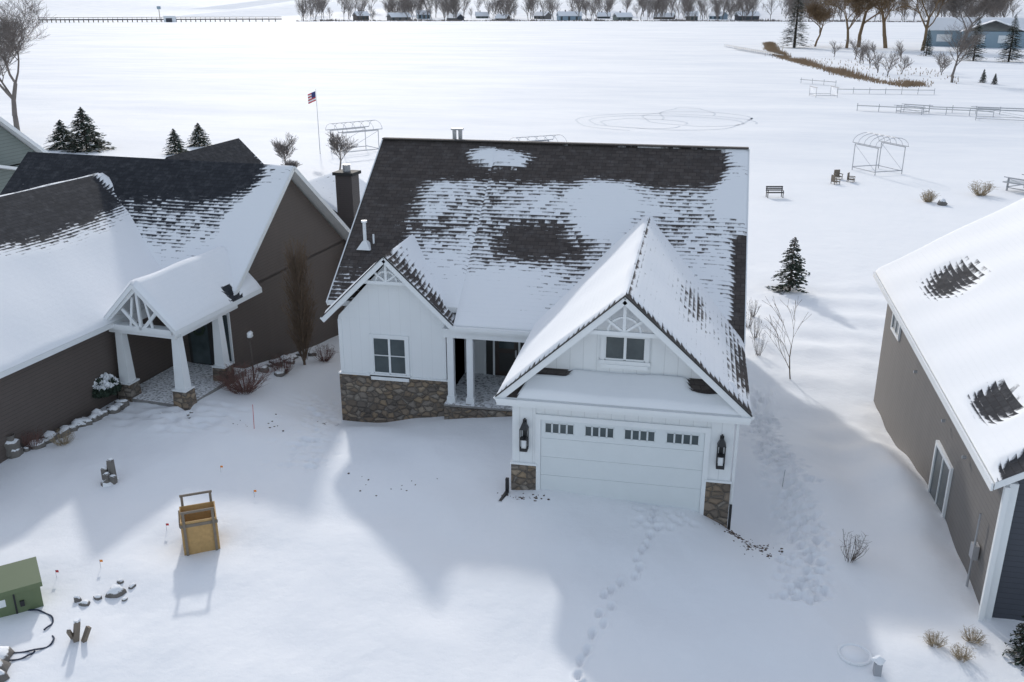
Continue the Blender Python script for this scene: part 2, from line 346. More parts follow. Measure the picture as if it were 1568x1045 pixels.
for gx0,gx1 in ((.12,1.02),(1.34,2.22),(2.52,3.44),(3.76,4.72)):
    w=(gx1-gx0)/4
    for i in range(4):
        a=x0+gx0+i*w+.025;c=x0+gx0+(i+1)*w-.025
        g.box(a,c,yG-.034,yG-.028,2.08,2.38,3)
        g.box(a-.02,a,yG-.045,yG-.03,2.06,2.4,0);g.box(c,c+.02,yG-.045,yG-.03,2.06,2.4,0)
    g.box(x0+gx0,x0+gx1,yG-.045,yG-.03,2.05,2.08,0);g.box(x0+gx0,x0+gx1,yG-.045,yG-.03,2.38,2.41,0)
g.build('garage_door',[M['door'],M['white'],M['dark'],M['glass']],hs)
def window(parent,name,cx,y,z0,z1,w,cols=2,rail=True,skirt=False,frame='white'):
    g=MB();x0=cx-w/2;x1=cx+w/2
    g.box(x0-.12,x0,y-.06,y+.02,z0-.02,z1+.12,0);g.box(x1,x1+.12,y-.06,y+.02,z0-.02,z1+.12,0)
    g.box(x0,x1,y-.06,y+.02,z1,z1+.12,0);g.box(x0-.16,x1+.16,y-.1,y+.02,z0-.14,z0-.02,0)
    if skirt: g.box(x0-.1,x1+.1,y-.12,y,z0-.26,z0-.141,0)
    g.box(x0,x1,y-.015,y-.003,z0-.02,z1,1)
    for i in range(cols):
        a=x0+w*i/cols;c=x0+w*(i+1)/cols
        for p,q_ in ((a,a+.04),(c-.04,c)): g.box(p,q_,y-.045,y-.012,z0,z1,0)
        g.box(a+.04,c-.04,y-.045,y-.012,z1-.04,z1,0);g.box(a+.04,c-.04,y-.045,y-.012,z0-.018,z0+.035,0)
        if rail: g.box(a+.04,c-.04,y-.04,y-.012,(z0+z1)/2-.015,(z0+z1)/2+.015,0)
    g.build(name,[M[frame],M['glass']],parent)
window(hs,'front_window',-10.95,yW,1.06,2.5,1.3,2,True,True)
window(hs,'gable_window',-1.72,yG+.55,4.38,5.12,1.2,2,False,True)
def truss(parent,xm,y,zr,sl,drop,name):
    g=MB();w=drop/sl;zc=zr-drop
    g.beam((xm-w*.95,y,zc),(xm+w*.95,y,zc),.1,.12)
    g.beam((xm,y+.01,zc),(xm,y+.01,zr-.1),.09,.09)
    for sgn in (-1,1):
        g.beam((xm,y+.02,zc+.03),(xm+sgn*w*.52,y+.02,zr-drop*.55),.07,.07)
        for i in range(6):
            t0=i/6*math.pi/2;t1=(i+1)/6*math.pi/2;r=drop*.5
            g.beam((xm+sgn*(w*.5)*math.cos(t0)*.9,y+.03,zc+r*math.sin(t0)),(xm+sgn*(w*.5)*math.cos(t1)*.9,y+.03,zc+r*math.sin(t1)),.05,.06)
    g.build(name,[M['white']],parent)
truss(hs,gm,ygf+.12,gz-.22,.905,.95,'garage_gable_truss')
truss(hs,wm,ywf+.12,wz-.2,.95,.85,'wing_gable_truss')
g=MB()
for xm,zr,y,e0,e1 in ((gm,gz,ygf,gL-.45,gR+.45),(wm,wz,ywf,wL,wR)):
    for e in (e0,e1):
        g.beam((xm,y-.03,zr-.13),(e,y-.03,ZE-.13),.05,.22,0,(0,0,1))
        g.beam((xm,y-.045,zr+.0),(e,y-.045,ZE+.0),.06,.035,1,(0,0,1))
for sx in (xL-.47,xR+.47):
    g.beam((sx,yM,zM-.1),(sx,31.5 if sx<0 else yE,ZE-.1+(.43 if sx<0 else 0)),.04,.22,0)
g.build('rake_boards',[M['white'],M['dark']],hs)
g=MB();yd=34.2;dx=-7.0
g.box(dx-.95,dx-.85,yd-.08,yd,.16,2.6,1);g.box(dx+.85,dx+.95,yd-.08,yd,.16,2.6,1);g.box(dx-.85,dx+.85,yd-.08,yd,2.45,2.6,1)
g.box(dx-.85,dx+.85,yd-.02,yd-.005,.16,2.45,2)
g.box(dx-.48,dx+.48,yd-.06,yd-.02,.16,2.4,0);g.box(dx-.3,dx+.3,yd-.067,yd-.058,1.35,2.15,3)
g.box(dx-.56,dx-.48,yd-.07,yd-.02,.16,2.45,1);g.box(dx+.48,dx+.56,yd-.07,yd-.02,.16,2.45,1)
g.box(dx-.3,dx+.3,yd-.066,yd-.06,.35,1.15,2)
g.box(dx+.36,dx+.42,yd-.12,yd-.06,1.0,1.3,4)
g.build('front_door',[M['doorp'],M['white'],M['frame'],M['glass'],M['metal']],hs)
for x in (gL+.36,gR-.3):
    g=MB();y=yG-.13
    g.box(x-.06,x+.06,yG-.05,yG-.036,1.4,2.45,0)
    g.taper(x,y-.05,2.2,2.42,.13,.04,0);g.box(x-.025,x+.025,y-.03,y+.07,2.42,2.5,0)
    for i in (-1,1):
        for j in (-1,1): g.box(x+i*.11-.012,x+i*.11+.012,y-.05+j*.11-.012,y-.05+j*.11+.012,1.55,2.2,0)
    g.box(x-.12,x+.12,y-.17,y+.07,1.48,1.56,0);g.box(x-.12,x+.12,y-.17,y+.07,1.86,1.885,0)
    g.box(x-.07,x+.07,y-.12,y+.02,1.57,1.85,1)
    g.build('lantern',[M['black'],M['white']],hs)
g=MB();zz=ZE+(33.8-yE)*.7021
g.tube((-12.6,33.8,zz-.1),(-12.6,33.8,zz+.95),.07,.07,10,0,True);g.tube((-12.6,33.8,zz+.95),(-12.6,33.8,zz+1.02),.12,.12,10,0,True);g.taper(-12.6,33.8,zz-.1,zz+.2,.28,.09,0)
g.tube((-12.3,33.95,zz),(-12.3,33.95,zz+.45),.04,.04,8,0,True)
for dx_ in (-.13,.13): g.tube((-10.2+dx_,39.3,zM-.4),(-10.2+dx_,39.3,zM+.4),.09,.09,10,1,True)
g.box(-10.45,-9.95,39.15,39.45,zM+.4,zM+.47,1)
g.build('roof_vents',[M['white'],M['metal']],hs)
g=MB();g.beam((xL-.45,yM,zM+.03),(xR+.45,yM,zM+.03),.3,.05,0);g.build('ridge_cap',[simple('ridge_shingle',(.06,.052,.05),.9,.3,4)],hs)
g=MB()
g.box(gL-.2,gL-.1,yG-.3,yG-.2,-.1,.5,0);g.tube((gL-.15,yG-.3,.05),(gL-.25,yG-.9,.0),.07,.07,6,0)
g.box(gR+.08,gR+.16,yG-.05,yG+.05,-1.2,.2,0);g.box(gR+.08,gR+.16,yG-.0,yG+.08,.2,ZE-.2,1)
g.box(gL-.1,gL-.02,yG+.5,yG+.58,.5,ZE-.2,1)
g.build('downspouts',[M['black'],M['white']],hs)
# ---------------------------------------------------------------- left neighbour
ln=empty('brown_house',(-18.3,33,0),math.radians(-6))
aL=-13.9
def mln(U_,V):
    U=(24+aL+U_*(-aL+.45))/24.45
    return -.45+1.5*sig((.60-V+.28*(U-.35))/.07)+1.4*bx(U,V,.93,1.1,.1,1.1,.02)*sig((U-.93)/.01)-.45*bx(U,V,.62,.92,.35,.85,.04)-.3*bx(U,V,.45,.6,.3,.7,.04)
roof('main_roof_front',ln,(aL,-.45,3.2),(.45,-.45,3.2),(.45,5.15,7.7),(aL,5.15,7.7),mln,M['roof2'],disp=.06)
roof('main_roof_rear',ln,(.45,10.75,3.2),(aL,10.75,3.2),(aL,5.15,7.7),(.45,5.15,7.7),lambda u,v:.2+0*u,M['roof2'])
roof('wing_roof_right',ln,(-2.2,-18,3.2),(-2.2,4.3,3.2),(-9,4.3,7.05),(-9,-18,7.05),lambda U,V:1.7-2.3*sig((V-.72)/.05)*sig((.97-U)/.012)-.85*bx(U,V,.62,.93,.48,.78,.05)-.5*bx(U,V,.5,.8,.55,.8,.05),M['roof2'])
roof('wing_roof_left',ln,(-15.8,-18,3.2),(-15.8,4.3,3.2),(-9,4.3,7.05),(-9,-18,7.05),lambda U,V:.9+0*U,M['roof2'])
roof('portico_roof_right',ln,(.65,-4.3,3.2),(.65,1.5,3.2),(-1,1.5,4.85),(-1,-4.3,4.85),lambda U,V:1.9-2.6*bx(U,V,.62,.76,-.1,.3,.03),M['roof2'],disp=.14)
roof('portico_roof_left',ln,(-2.65,-4.3,3.2),(-2.65,1.5,3.2),(-1,1.5,4.85),(-1,-4.3,4.85),lambda U,V:1.9+0*U,M['roof2'],disp=.14)
b=MB()
b.box(aL+.45,0,0,10.3,-2,3.2,0);b.prism([(-.1,0,3.1),(-.1,10.3,3.1),(-.1,5.15,7.4)],(.1,0,0),0)
b.box(-15,-2.65,-17,1,-1,3.1,0)
b.box(-2.55,.35,-4.0,-3.7,2.75,3.1,1);b.box(.15,.42,-3.7,0,2.75,3.1,1);b.box(-2.5,-2.3,-3.7,0,2.75,3.1,1)
b.box(-2.6,.5,-4.0,0,-.5,.1,4)
for a_,b_ in ((-2.24,-3.75),(.25,-3.75),(.25,-1.2)):
    b.taper(a_,b_,-.4,.66,.32,.28,3);b.box(a_-.3,a_+.3,b_-.3,b_+.3,.661,.72,1);b.taper(a_,b_,.721,2.76,.21,.14,1)
yy=-4.15
for sg in (-1,1):
    b.beam((-1,yy,4.62),(-1+sg*1.62,yy,3.08),.06,.2,1)
    b.beam((-1,yy+.1,2.95),(-1+sg*.75,yy+.1,3.75),.08,.12,1)
    b.beam((-1+sg*.5,yy+.12,3.0),(-1+sg*.25,yy+.12,4.25),.06,.09,1)
b.beam((-2.3,yy+.08,3.02),(.3,yy+.08,3.02),.1,.2,1);b.beam((-1,yy+.08,3.0),(-1,yy+.08,4.7),.1,.1,1)
for b_ in (-.45,10.75): b.beam((.47,5.15,7.6),(.47,b_,3.1),.05,.2,1)
b.box(-2.1,-.9,-.06,-.01,.1,2.5,2);b.box(-1.95,-1.1,-.09,-.05,.15,2.35,5)
b.box(-.7,.0,-.06,-.01,.3,2.5,1);b.box(-.6,-.1,-.09,-.05,.4,2.4,5);b.box(-.37,-.33,-.1,-.06,.4,2.4,1)
b.box(-3.5,1.1,10.5,17,-2,2.6,0)
b.box(-.5,.4,10.7,11.5,0,6.35,6);b.box(-.6,.5,10.6,11.6,6.35,6.5,2);b.tube((-.05,11.1,6.5),(-.05,11.1,6.85),.2,.2,8,7,True)
b.build('walls',[M['brown'],M['white'],M['dark'],M['stone'],M['deckw'],M['glass'],siding('chimney_brick',(.085,.07,.066),.1,dep=.5,line=.6),M['metal']],ln)
roof('rear_roof_right',ln,(1.4,11.6,2.8),(1.4,17,2.8),(-3.2,17,5.6),(-3.2,11.6,5.6),lambda U,V:1.1-1.2*bx(U,V,.2,.6,-.1,.35,.05),M['roof2'],fascia=M['dark'])
for sg,nm in ((1,'right'),(-1,'left')):
    roof('rear_gable_roof_'+nm,ln,(-11.7+sg*3.4,12.5,3.3),(-12.3+sg*3.4,20.5,3.3),(-12.3,20.5,6.5),(-11.7,12.5,6.5),lambda U,V:-.6+.9*bx(U,V,.95,1.1,-.1,1.1),M['roof2'],fascia=M['dark'])
g=MB()
for i in range(14):
    t=i/14*6.283;t2=(i+1)/14*6.283;g.tube((-1.5+.25*math.cos(t),-.14,1.7+.25*math.sin(t)),(-1.5+.25*math.cos(t2),-.14,1.7+.25*math.sin(t2)),.07,.07,5)
g.build('wreath',[M['needle']],ln)
# ---------------------------------------------------------------- right neighbour
rn=empty('taupe_house')
def mrn(U,V):
    return 1.9-1.95*bx(U,V,.655,.83,.085,.26,.025)-2.2*bx(U,V,.13,.25,.03,.13,.012)-2.3*bx(U,V,-.1,.035,.008,.14,.008)-.75*bx(U,V,.48,.70,.1,.3,.05)
roof('roof_left',rn,(7.2,20.7,3.95),(7.55,39.3,3.95),(17.5,39.3,10.1),(17.2,20.7,10.1),mrn,M['roof2'],disp=.12)
roof('roof_right',rn,(27.2,20.7,3.95),(27.5,39.3,3.95),(17.5,39.3,10.1),(17.2,20.7,10.1),lambda U,V:1.3+0*U,M['roof2'],disp=.2)
b=MB()
b.add([(7.72,21.2,-2),(26,21.2,-2),(26.3,38.6,-2),(8.05,38.6,-2),(7.72,21.2,3.8),(26,21.2,3.8),(26.3,38.6,3.8),(8.05,38.6,3.8)],[(4,5,6,7),(1,2,6,5),(2,3,7,6),(3,0,4,7)],0)
b.poly([(7.72,21.2,-2),(26,21.2,-2),(26,21.2,3.8),(17,21.2,9.4),(7.72,21.2,3.8)],1)
b.poly([(26.3,38.6,-2),(8.05,38.6,-2),(8.05,38.6,3.8),(17.3,38.6,9.4),(26.3,38.6,3.8)],0)
b.box(7.66,7.86,21.1,21.28,-.5,3.75,2);b.box(7.53,7.65,20.98,21.09,-.3,3.7,2)
b.beam((7.15,20.7,3.82),(7.5,39.3,3.82),.05,.2,2)
b.build('walls',[M['taupe'],M['slate'],M['white']],rn)
def sidewin(y0,y1,z0,z1):
    g=MB();x=7.72+.33*((y0+y1)/2-21.2)/17.4-.03
    g.box(x-.06,x+.04,y0,y0+.12,z0,z1,0);g.box(x-.06,x+.04,y1-.12,y1,z0,z1,0);g.box(x-.06,x+.04,y0+.12,y1-.12,z0,z0+.12,0);g.box(x-.06,x+.04,y0+.12,y1-.12,z1-.12,z1,0)
    g.box(x-.02,x+.03,y0+.12,y1-.12,z0+.12,z1-.12,1);g.box(x-.05,x,(y0+y1)/2-.03,(y0+y1)/2+.03,z0+.12,z1-.12,0)
    g.build('side_window',[M['white'],M['glass']],rn)
sidewin(25.8,27.7,-.15,1.75);sidewin(35.3,36.8,2.3,3.2)
g=MB();g.box(7.55,7.7,22.3,22.55,.9,1.3,0);g.tube((7.6,22.4,1.3),(7.6,22.4,2.2),.03,.03,6);g.tube((7.6,22.4,.9),(7.6,22.4,-.2),.03,.03,6)
for y in (24.6,27.0,31): g.tube((7.7,y,2.7),(7.6,y,2.7),.06,.05,8,0,True)
g.build('electric_meter',[M['metal']],rn)
# ---------------------------------------------------------------- far-left sage house (gable end faces right)
sh_=empty('sage_house')
b=MB();b.box(-70,-50.5,52.5,65.0,-2,3.1,0);b.prism([(-50.6,52.5,3.0),(-50.6,65.0,3.0),(-50.6,58.7,7.6)],(.1,0,0),0)
b.box(-50.5,-50.42,60.8,62.6,.2,1.5,1);b.box(-50.42,-50.38,60.95,62.45,.35,1.35,2)
b.beam((-49.95,58.7,7.75),(-49.95,52,2.95),.05,.3,1);b.beam((-49.95,58.7,7.75),(-49.95,65.5,2.95),.05,.3,1)
b.beam((-50.1,57,3.9),(-50.1,65,1.9),.9,.2,1)
b.build('walls',[M['green'],M['white'],M['glass']],sh_)
roof('roof_front',sh_,(-70,52,2.9),(-49.9,52,2.9),(-49.9,58.7,7.95),(-70,58.7,7.95),lambda u,v:.1+0*u,M['roof2'],res=.4)
roof('roof_rear',sh_,(-70,65.5,2.9),(-49.9,65.5,2.9),(-49.9,58.7,7.95),(-70,58.7,7.95),lambda u,v:1+0*u,M['roof2'],res=.4)
# ---------------------------------------------------------------- vegetation
def grow(mb,p,d,L,r,dep,rr,mi=0,spread=.6,up=.25,nchild=3,rmin=.01,sides=3,droop=0):
    p=Vector(p);seg=3 if dep>1 else 2
    for i in range(seg):
        d=(d+Vector((rr.gauss(0,.13),rr.gauss(0,.13),rr.gauss(0,.09)+up*.12-droop*(1 if dep<2 else 0)))).normalized()
        q=p+d*(L/seg);r1=max(rmin,r*(1-.38*(i+1)/seg));r0=max(rmin,r*(1-.38*i/seg))
        mb.tube(p,q,r0,r1,5 if dep>3 else sides,mi);p=q
        if dep>0 and i>=(0 if dep<4 else 1):
            for k in range(nchild if i==seg-1 else max(1,nchild-1)):
                a=rr.uniform(0,6.283);w=Vector((math.cos(a),math.sin(a),rr.uniform(-.1,.5)))
                nd_=(d*(1-spread*.5)+w*spread*rr.uniform(.6,1.1)).normalized()
                grow(mb,p,nd_,L*rr.uniform(.55,.8),r1*rr.uniform(.5,.72),dep-1,rr,mi,spread,up,nchild,rmin,sides,droop)
def tree(name,x,y,h,mat='bark',dep=4,seed=1,r=None,z=None,nchild=3,spread=.62,rmin=.012,droop=0,parent=None):
    rr=random.Random(seed);mb=MB();zz=(H(x,y) if z is None else z)-.1
    grow(mb,(0,0,0),Vector((0,0,1)),h*.36,r or h*.022,dep,rr,0,spread,.3,nchild,rmin,3,droop)
    o=mb.build(name,[M[mat]],parent);o.location=(x,y,zz);return o
def conifer(name,x,y,h,w,seed,z=None,mat='needle',dens=1.0):
    rr=random.Random(seed);mb=MB();mb.tube((0,0,0),(0,0,h),h*.025,.01,6,0)
    n=int(26*dens*max(3,h))
    for i in range(n):
        t=(i/n)**.85;zc=h*(.06+.94*t);rad=w*(1-t)**.8*rr.uniform(.6,1.15)+.05;a=rr.uniform(0,6.283)
        tip=Vector((math.cos(a)*rad,math.sin(a)*rad,zc-rad*.22+rr.uniform(-.05,.08)*h*.3));c=Vector((0,0,zc))
        mb.tube(c,tip,.02,.006,3,0)
        for k in range(9):
            s=rr.uniform(.25,1);p=c.lerp(tip,s);l=rad*.34*(1.15-s*.6)
            a2=a+rr.choice((-1,1))*rr.uniform(.5,1.2);e=p+Vector((math.cos(a2)*l,math.sin(a2)*l,rr.uniform(-.12,.12)*l-.03));sd=Vector((-math.sin(a2),math.cos(a2),0))*l*.16
            mb.poly([p-sd*.4,p+(e-p)*.5+sd*1.1+Vector((0,0,.02)),e,p+(e-p)*.5-sd*1.1-Vector((0,0,.05))],2 if rr.random()<.06 else 1)
    o=mb.build(name,[M['bark'],M[mat],M['snow']]);o.location=(x,y,(H(x,y) if z is None else z)-.05);return o
def shrub(name,x,y,h,w,n,mat,seed,z=None,twr=.008):
    rr=random.Random(seed);mb=MB()
    for i in range(n):
        a=rr.uniform(0,6.283);rb=w*.15*rr.random();rt=w*.5*math.sqrt(rr.random());hh=h*rr.uniform(.5,1)*(1-.25*(rt/(w*.5))**2)
        p=Vector((math.cos(a)*rb,math.sin(a)*rb,0));q=Vector((math.cos(a)*rt,math.sin(a)*rt,hh));m_=p.lerp(q,.5)+Vector((math.cos(a)*w*.06,math.sin(a)*w*.06,0))
        mb.tube(p,m_,twr,twr*.8,3);mb.tube(m_,q,twr*.8,twr*.4,3)
        for k in range(3):
            s=rr.uniform(.3,1);b0=m_.lerp(q,s);mb.tube(b0,b0+Vector((rr.gauss(0,.1)*w,rr.gauss(0,.1)*w,rr.uniform(.03,.14)*h)),twr*.6,twr*.3,3)
    o=mb.build(name,[M[mat]]);o.location=(x,y,(H(x,y) if z is None else z)-.03);return o
def columnar(x,y,h,w):
    rr=random.Random(5);mb=MB();mb.tube((0,0,0),(0,0,h*.8),.06,.02,5)
    for i in range(520):
        t=rr.random();zc=h*(.03+.72*t);prof=math.sin(min(1,.18+t*.95)*math.pi*.82)**.6;a=rr.uniform(0,6.283);rad=w*.5*prof*rr.uniform(.35,1)
        p=Vector((math.cos(a)*rad*.25,math.sin(a)*rad*.25,zc));q=Vector((math.cos(a)*rad,math.sin(a)*rad,zc+h*rr.uniform(.1,.26)));mb.tube(p,q,.012,.005,3)
        for k in range(3):
            s=rr.uniform(.3,1);b0=p.lerp(q,s);e=b0+Vector((rr.gauss(0,.1),rr.gauss(0,.1),rr.uniform(.05,.3)));mb.tube(b0,e,.008,.004,3)
    o=mb.build('columnar_tree',[M['brownleaf']]);o.location=(x,y,H(x,y));return o
columnar(-16.4,35.6,5.9,1.75)
shrub('shrub',-17.1,31.4,1.25,2.3,170,'redtwig',2,twr=.009)
shrub('shrub',-16.75,34.2,.9,1.2,80,'redtwig',3)
shrub('shrub',-15.9,36.6,.9,1.1,70,'redtwig',4)
shrub('shrub',4.8,23.1,1.0,.9,30,'bark',6,twr=.007)
shrub('shrub',-21.6,24.8,.8,.9,60,'redtwig',8);shrub('shrub',-20.9,25.4,.6,.9,50,'grass',9)
for i,(x,y) in enumerate(((6.25,19.75),(7.2,20.15),(6.75,19.35))): shrub('dry_grass_clump',x,y,.36,.6,80,'grass',20+i,twr=.005)
shrub('dry_grass_clump',19.7,84.5,1.1,1.5,60,'grass',30,twr=.022);shrub('dry_grass_clump',25,88.6,1.4,2.4,60,'grass',31,twr=.022)
def rockmesh(mb,c,r,seed,mi=0,sq=.75,n=2):
    import bmesh
    bm=bmesh.new();bmesh.ops.create_icosphere(bm,subdivisions=n,radius=1);rr=random.Random(seed)
    ph=[rr.uniform(0,6) for _ in range(6)];sx,sy=rr.uniform(.8,1.25),rr.uniform(.75,1.1)
    vs=[]
    for v in bm.verts:
        p=v.co;k=1+.16*math.sin(p.x*3+ph[0])+.14*math.sin(p.y*4+ph[1])+.12*math.sin(p.z*5+ph[2])+.08*math.sin((p.x+p.y)*7+ph[3])
        vs.append((c[0]+p.x*r*k*sx,c[1]+p.y*r*k*sy,c[2]+p.z*r*k*sq))
    mb.add(vs,[tuple(v.index for v in f.verts) for f in bm.faces],mi);bm.free()
def boulder(name,x,y,r,seed,dz=0,sq=.75):
    mb=MB();rockmesh(mb,(0,0,r*.25),r,seed,0,sq);o=mb.build(name,[M['rock']],None,True);o.location=(x,y,H(x,y)+dz);return o
rb=random.Random(12)
mb=MB()
for i in range(2600):
    a=rb.uniform(0,6.283);ph=math.acos(rb.uniform(-.1,1));rr_=.62*rb.uniform(.75,1.05);c=Vector((math.cos(a)*math.sin(ph)*rr_,math.sin(a)*math.sin(ph)*rr_,math.cos(ph)*rr_*.95+.35))
    s=.045;top=c.z>.6 and math.sin(c.x*11)*math.sin(c.y*9+1)+rb.uniform(-.6,.6)>-.25
    n=Vector((rb.gauss(0,1),rb.gauss(0,1),rb.gauss(0,1))).normalized();t=n.orthogonal().normalized()*s*(1.7 if top else 1);b2=n.cross(t)
    mb.poly([c-t-b2,c+t-b2,c+t+b2,c-t+b2],1 if top else 0)
o=mb.build('boxwood_bush',[M['needle'],M['snow']]);o.location=(-21.5,28.7,.25)
conifer('spruce_tree',5.85,54.6,3.3,1.25,3,dens=2.6)
tree('bare_sapling',4.75,40.2,4.6,'brownleaf',3,11,r=.035,nchild=2,spread=.4,rmin=.007,z=-1.45)
for i,(x,y) in enumerate(((3.5,49.2),(3.45,45.5),(3.5,43.2),(3.2,47.4))): shrub('shrub',x,y,1.3,.8,20,'bark',40+i,twr=.008)
conifer('spruce_tree',-70.3,98,5.0,3.0,5,dens=3.4);conifer('spruce_tree',-74,99,3.4,2.4,6,dens=3.4)
conifer('spruce_tree',-58.6,97.5,2.9,1.6,7,dens=3.4);conifer('spruce_tree',-59.2,104,2.8,1.7,8,dens=3.4)
tree('bare_tree',-41.0,88,3.9,'barkf',4,21,rmin=.011,spread=.6);tree('bare_tree',-35.9,90,4.9,'barkf',4,23,rmin=.011,spread=.55)
tree('bare_tree',-38.9,84,2.6,'barkf',4,24,rmin=.01,spread=.6)
tree('bare_tree',-90.5,112,18,'barkf',5,22,rmin=.012,spread=.72)
big=[(64,433,40,51),(58,424,30,52),(74,428,42,53),(84,405,34,54),(47,440,22,55),(96,398,30,56),(112,490,32,57),(140,500,32,58),(54.9,230,14.5,60)]
for i,(x,y,h,s) in enumerate(big): tree('bare_tree' if i>5 else 'willow_tree',x,y,h,'barkw' if i<5 else 'barkf',5 if i!=8 else 4,s,rmin=.025 if i!=8 else .014,spread=.66,droop=.16 if i<5 else 0,z=-1.5)
conifer('pine_tree',37,425,25,7,61,z=-1.5,dens=1.0)
for i,(x,y,h) in enumerate(((84,330,13),(93,325,14),(99,322,12),(76,360,9),(61.5,231,3.0),(62.6,226,2.4),(66,205,3))): conifer('spruce_tree',x,y,h,h*.3,70+i,z=-1.5,dens=1.5 if h>5 else 3)
for i in range(12): tree('bare_sapling',R.uniform(42,66),R.uniform(240,350),R.uniform(5,9),'barkf',3,100+i,rmin=.02,z=-1.5)
reedpath=[(28.8,480),(25.5,400),(25.2,335),(28.5,305),(31.5,280),(34,250),(38,228),(42,216),(45,220),(44,232)]
mb=MB();rr=random.Random(31)
for (a,b_),(c,d) in zip(reedpath,reedpath[1:]):
    for k in range(int(math.hypot(c-a,d-b_)*22)):
        t=rr.random();x=a+(c-a)*t+rr.gauss(0,1.2)+1;y=b_+(d-b_)*t+rr.gauss(0,1.6);h=rr.uniform(.6,1.9)*(.75+.35*math.sin(y*.13));w=rr.uniform(.04,.12)
        mb.poly([(x-w,y,-1.6),(x+w,y,-1.6),(x+rr.uniform(-.3,.3),y,h-1.5)],0)
for k in range(260):
    x=rr.uniform(32,60);y=rr.uniform(225,330)
    if x<28+(330-y)*.12: continue
    mb.poly([(x-.12,y,-1.6),(x+.12,y,-1.6),(x+rr.uniform(-.3,.3),y,rr.uniform(.2,.9)-1.5)],0)
mb.build('reeds',[M['reed']])
lh=empty('blue_house',(118,455,-1.5),-.25)
b=MB();b.box(-22,28,-6,8,0,7,0);b.box(-8,16,-16,-6,0,6.5,0);b.box(-18,-12,-6.1,-6,2,5,1);b.box(-4,1,-16.1,-16,2,5,1);b.box(6,12,-16.1,-16,2,5,1)
b.build('walls',[M['blue'],M['white']],lh)
for nm,qd in (('roof_front',((-23,-7,6.8),(29,-7,6.8),(29,1,12),(-23,1,12))),('roof_rear',((-23,9,6.8),(29,9,6.8),(29,1,12),(-23,1,12))),('porch_roof_left',((-9,-17,6.3),(-9,1,6.3),(4,1,11),(4,-17,11))),('porch_roof_right',((17,-17,6.3),(17,1,6.3),(4,1,11),(4,-17,11)))):
    roof(nm,lh,*qd,lambda u,v:2+0*u,M['roof2'],res=1,disp=.3)
# ---------------------------------------------------------------- far shore
prot=[]
for s in range(6):
    rr=random.Random(200+s);mb=MB();grow(mb,(0,0,0),Vector((0,0,1)),12,.45,3,rr,0,.55,.6,3,.06,3);prot.append((np.array(mb.v),mb.f))
def azpt(px,d):
    a=math.atan((px-784)/1507)-.196;return d*math.sin(a),d*math.cos(a)
allv=[];allf=[];off=0;rr=random.Random(77)
for i in range(520):
    px=rr.uniform(455,1640);d=1290+abs(rr.gauss(0,1))*240
    if math.sin(px*.031)+math.sin(px*.083+1)<-.6 and rr.random()<.75: continue
    x,y=azpt(px,d);v,f=prot[rr.randrange(6)];k=rr.uniform(.4,1.45);a=rr.uniform(0,6.28)
    w=v.copy()*k;w=np.stack([w[:,0]*math.cos(a)-w[:,1]*math.sin(a)+x,w[:,0]*math.sin(a)+w[:,1]*math.cos(a)+y,w[:,2]+H(x,y)-.5],-1)
    allv.append(w);allf+=[tuple(j+off for j in q_) for q_ in f];off+=len(w)
me=bpy.data.meshes.new('distant_trees');me.from_pydata(np.concatenate(allv).tolist(),[],allf);me.materials.append(M['barkf']);o=bpy.data.objects.new('distant_trees',me);sc.collection.objects.link(o)
mb=MB()
for i in range(3200):
    px=rr.uniform(452,1640);d=rr.uniform(1262,1310);x,y=azpt(px,d);h=rr.uniform(1.2,4.2)*(.3+.7*abs(math.sin(px*.023)+math.sin(px*.071))*.5);w=rr.uniform(.3,1.2)
    mb.poly([(x-w,y,-2),(x+w,y,-2),(x+rr.uniform(-1,1),y,h-1.5)],0)
mb.build('shore_brush',[M['barkf']])
for i,(px,d,w) in enumerate(((552,1350,18),(610,1340,30),(648,1410,18),(697,1350,26),(738,1430,18),(770,1330,16),(831,1400,24),(872,1340,32),(925,1420,18),(954,1345,24),(1018,1400,28),(1060,1335,16),(1101,1400,24),(1145,1350,30))):
    x,y=azpt(px,d);e=empty('lake_house',(x,y,H(x,y)-1),rr.uniform(-.9,.9));b=MB();hh=rr.choice((4.5,6,7.5));b.box(-w/2,w/2,-6,6,0,hh,0)
    for k in range(3): b.box(-w/2+2+k*w/3,-w/2+5+k*w/3,-6.15,-6,1.5,hh-1.5,1)
    b.prism([(w/2-.2,-6,hh-.1),(w/2-.2,6,hh-.1),(w/2-.2,0,hh+4.4)],(.2,0,0),0)
    b.build('walls',[M[('brown','taupe','blue','slate','green')[i%5]],M['glass']],e)
    b=MB()
    for sg in (-1,1): b.add([(-w/2-1,sg*7.5,hh-.5),(w/2+1,sg*7.5,hh-.5),(w/2+1,0,hh+5),(-w/2-1,0,hh+5),(-w/2-1,sg*7.5,hh-1),(w/2+1,sg*7.5,hh-1),(w/2+1,0,hh+4.5),(-w/2-1,0,hh+4.5)],[(0,1,2,3),(7,6,5,4),(0,4,5,1),(1,5,6,2),(3,7,4,0)],0)
    b.box(-w*.2,-w*.2+1.2,-.6,.6,hh+3,hh+7,1)
    b.build('snowy_roof',[M['snow'],M['brown']],e)
br=empty('causeway_bridge');b=MB()
pts=[azpt(px,1250) for px in (55,110,170,230,290,350,430)]
for (x0_,y0_),(x1_,y1_) in zip(pts,pts[1:]):
    b.beam((x0_,y0_,1.6),(x1_,y1_,1.6),6,1.3,0);b.beam((x0_,y0_,4),(x1_,y1_,4),.5,.5,1)
    for k in range(8):
        t=k/8;x=x0_+(x1_-x0_)*t;y=y0_+(y1_-y0_)*t;b.box(x-.4,x+.4,y-.4,y+.4,-2,1.2,1);b.box(x-.15,x+.15,y-.15,y+.15,2,4,1)
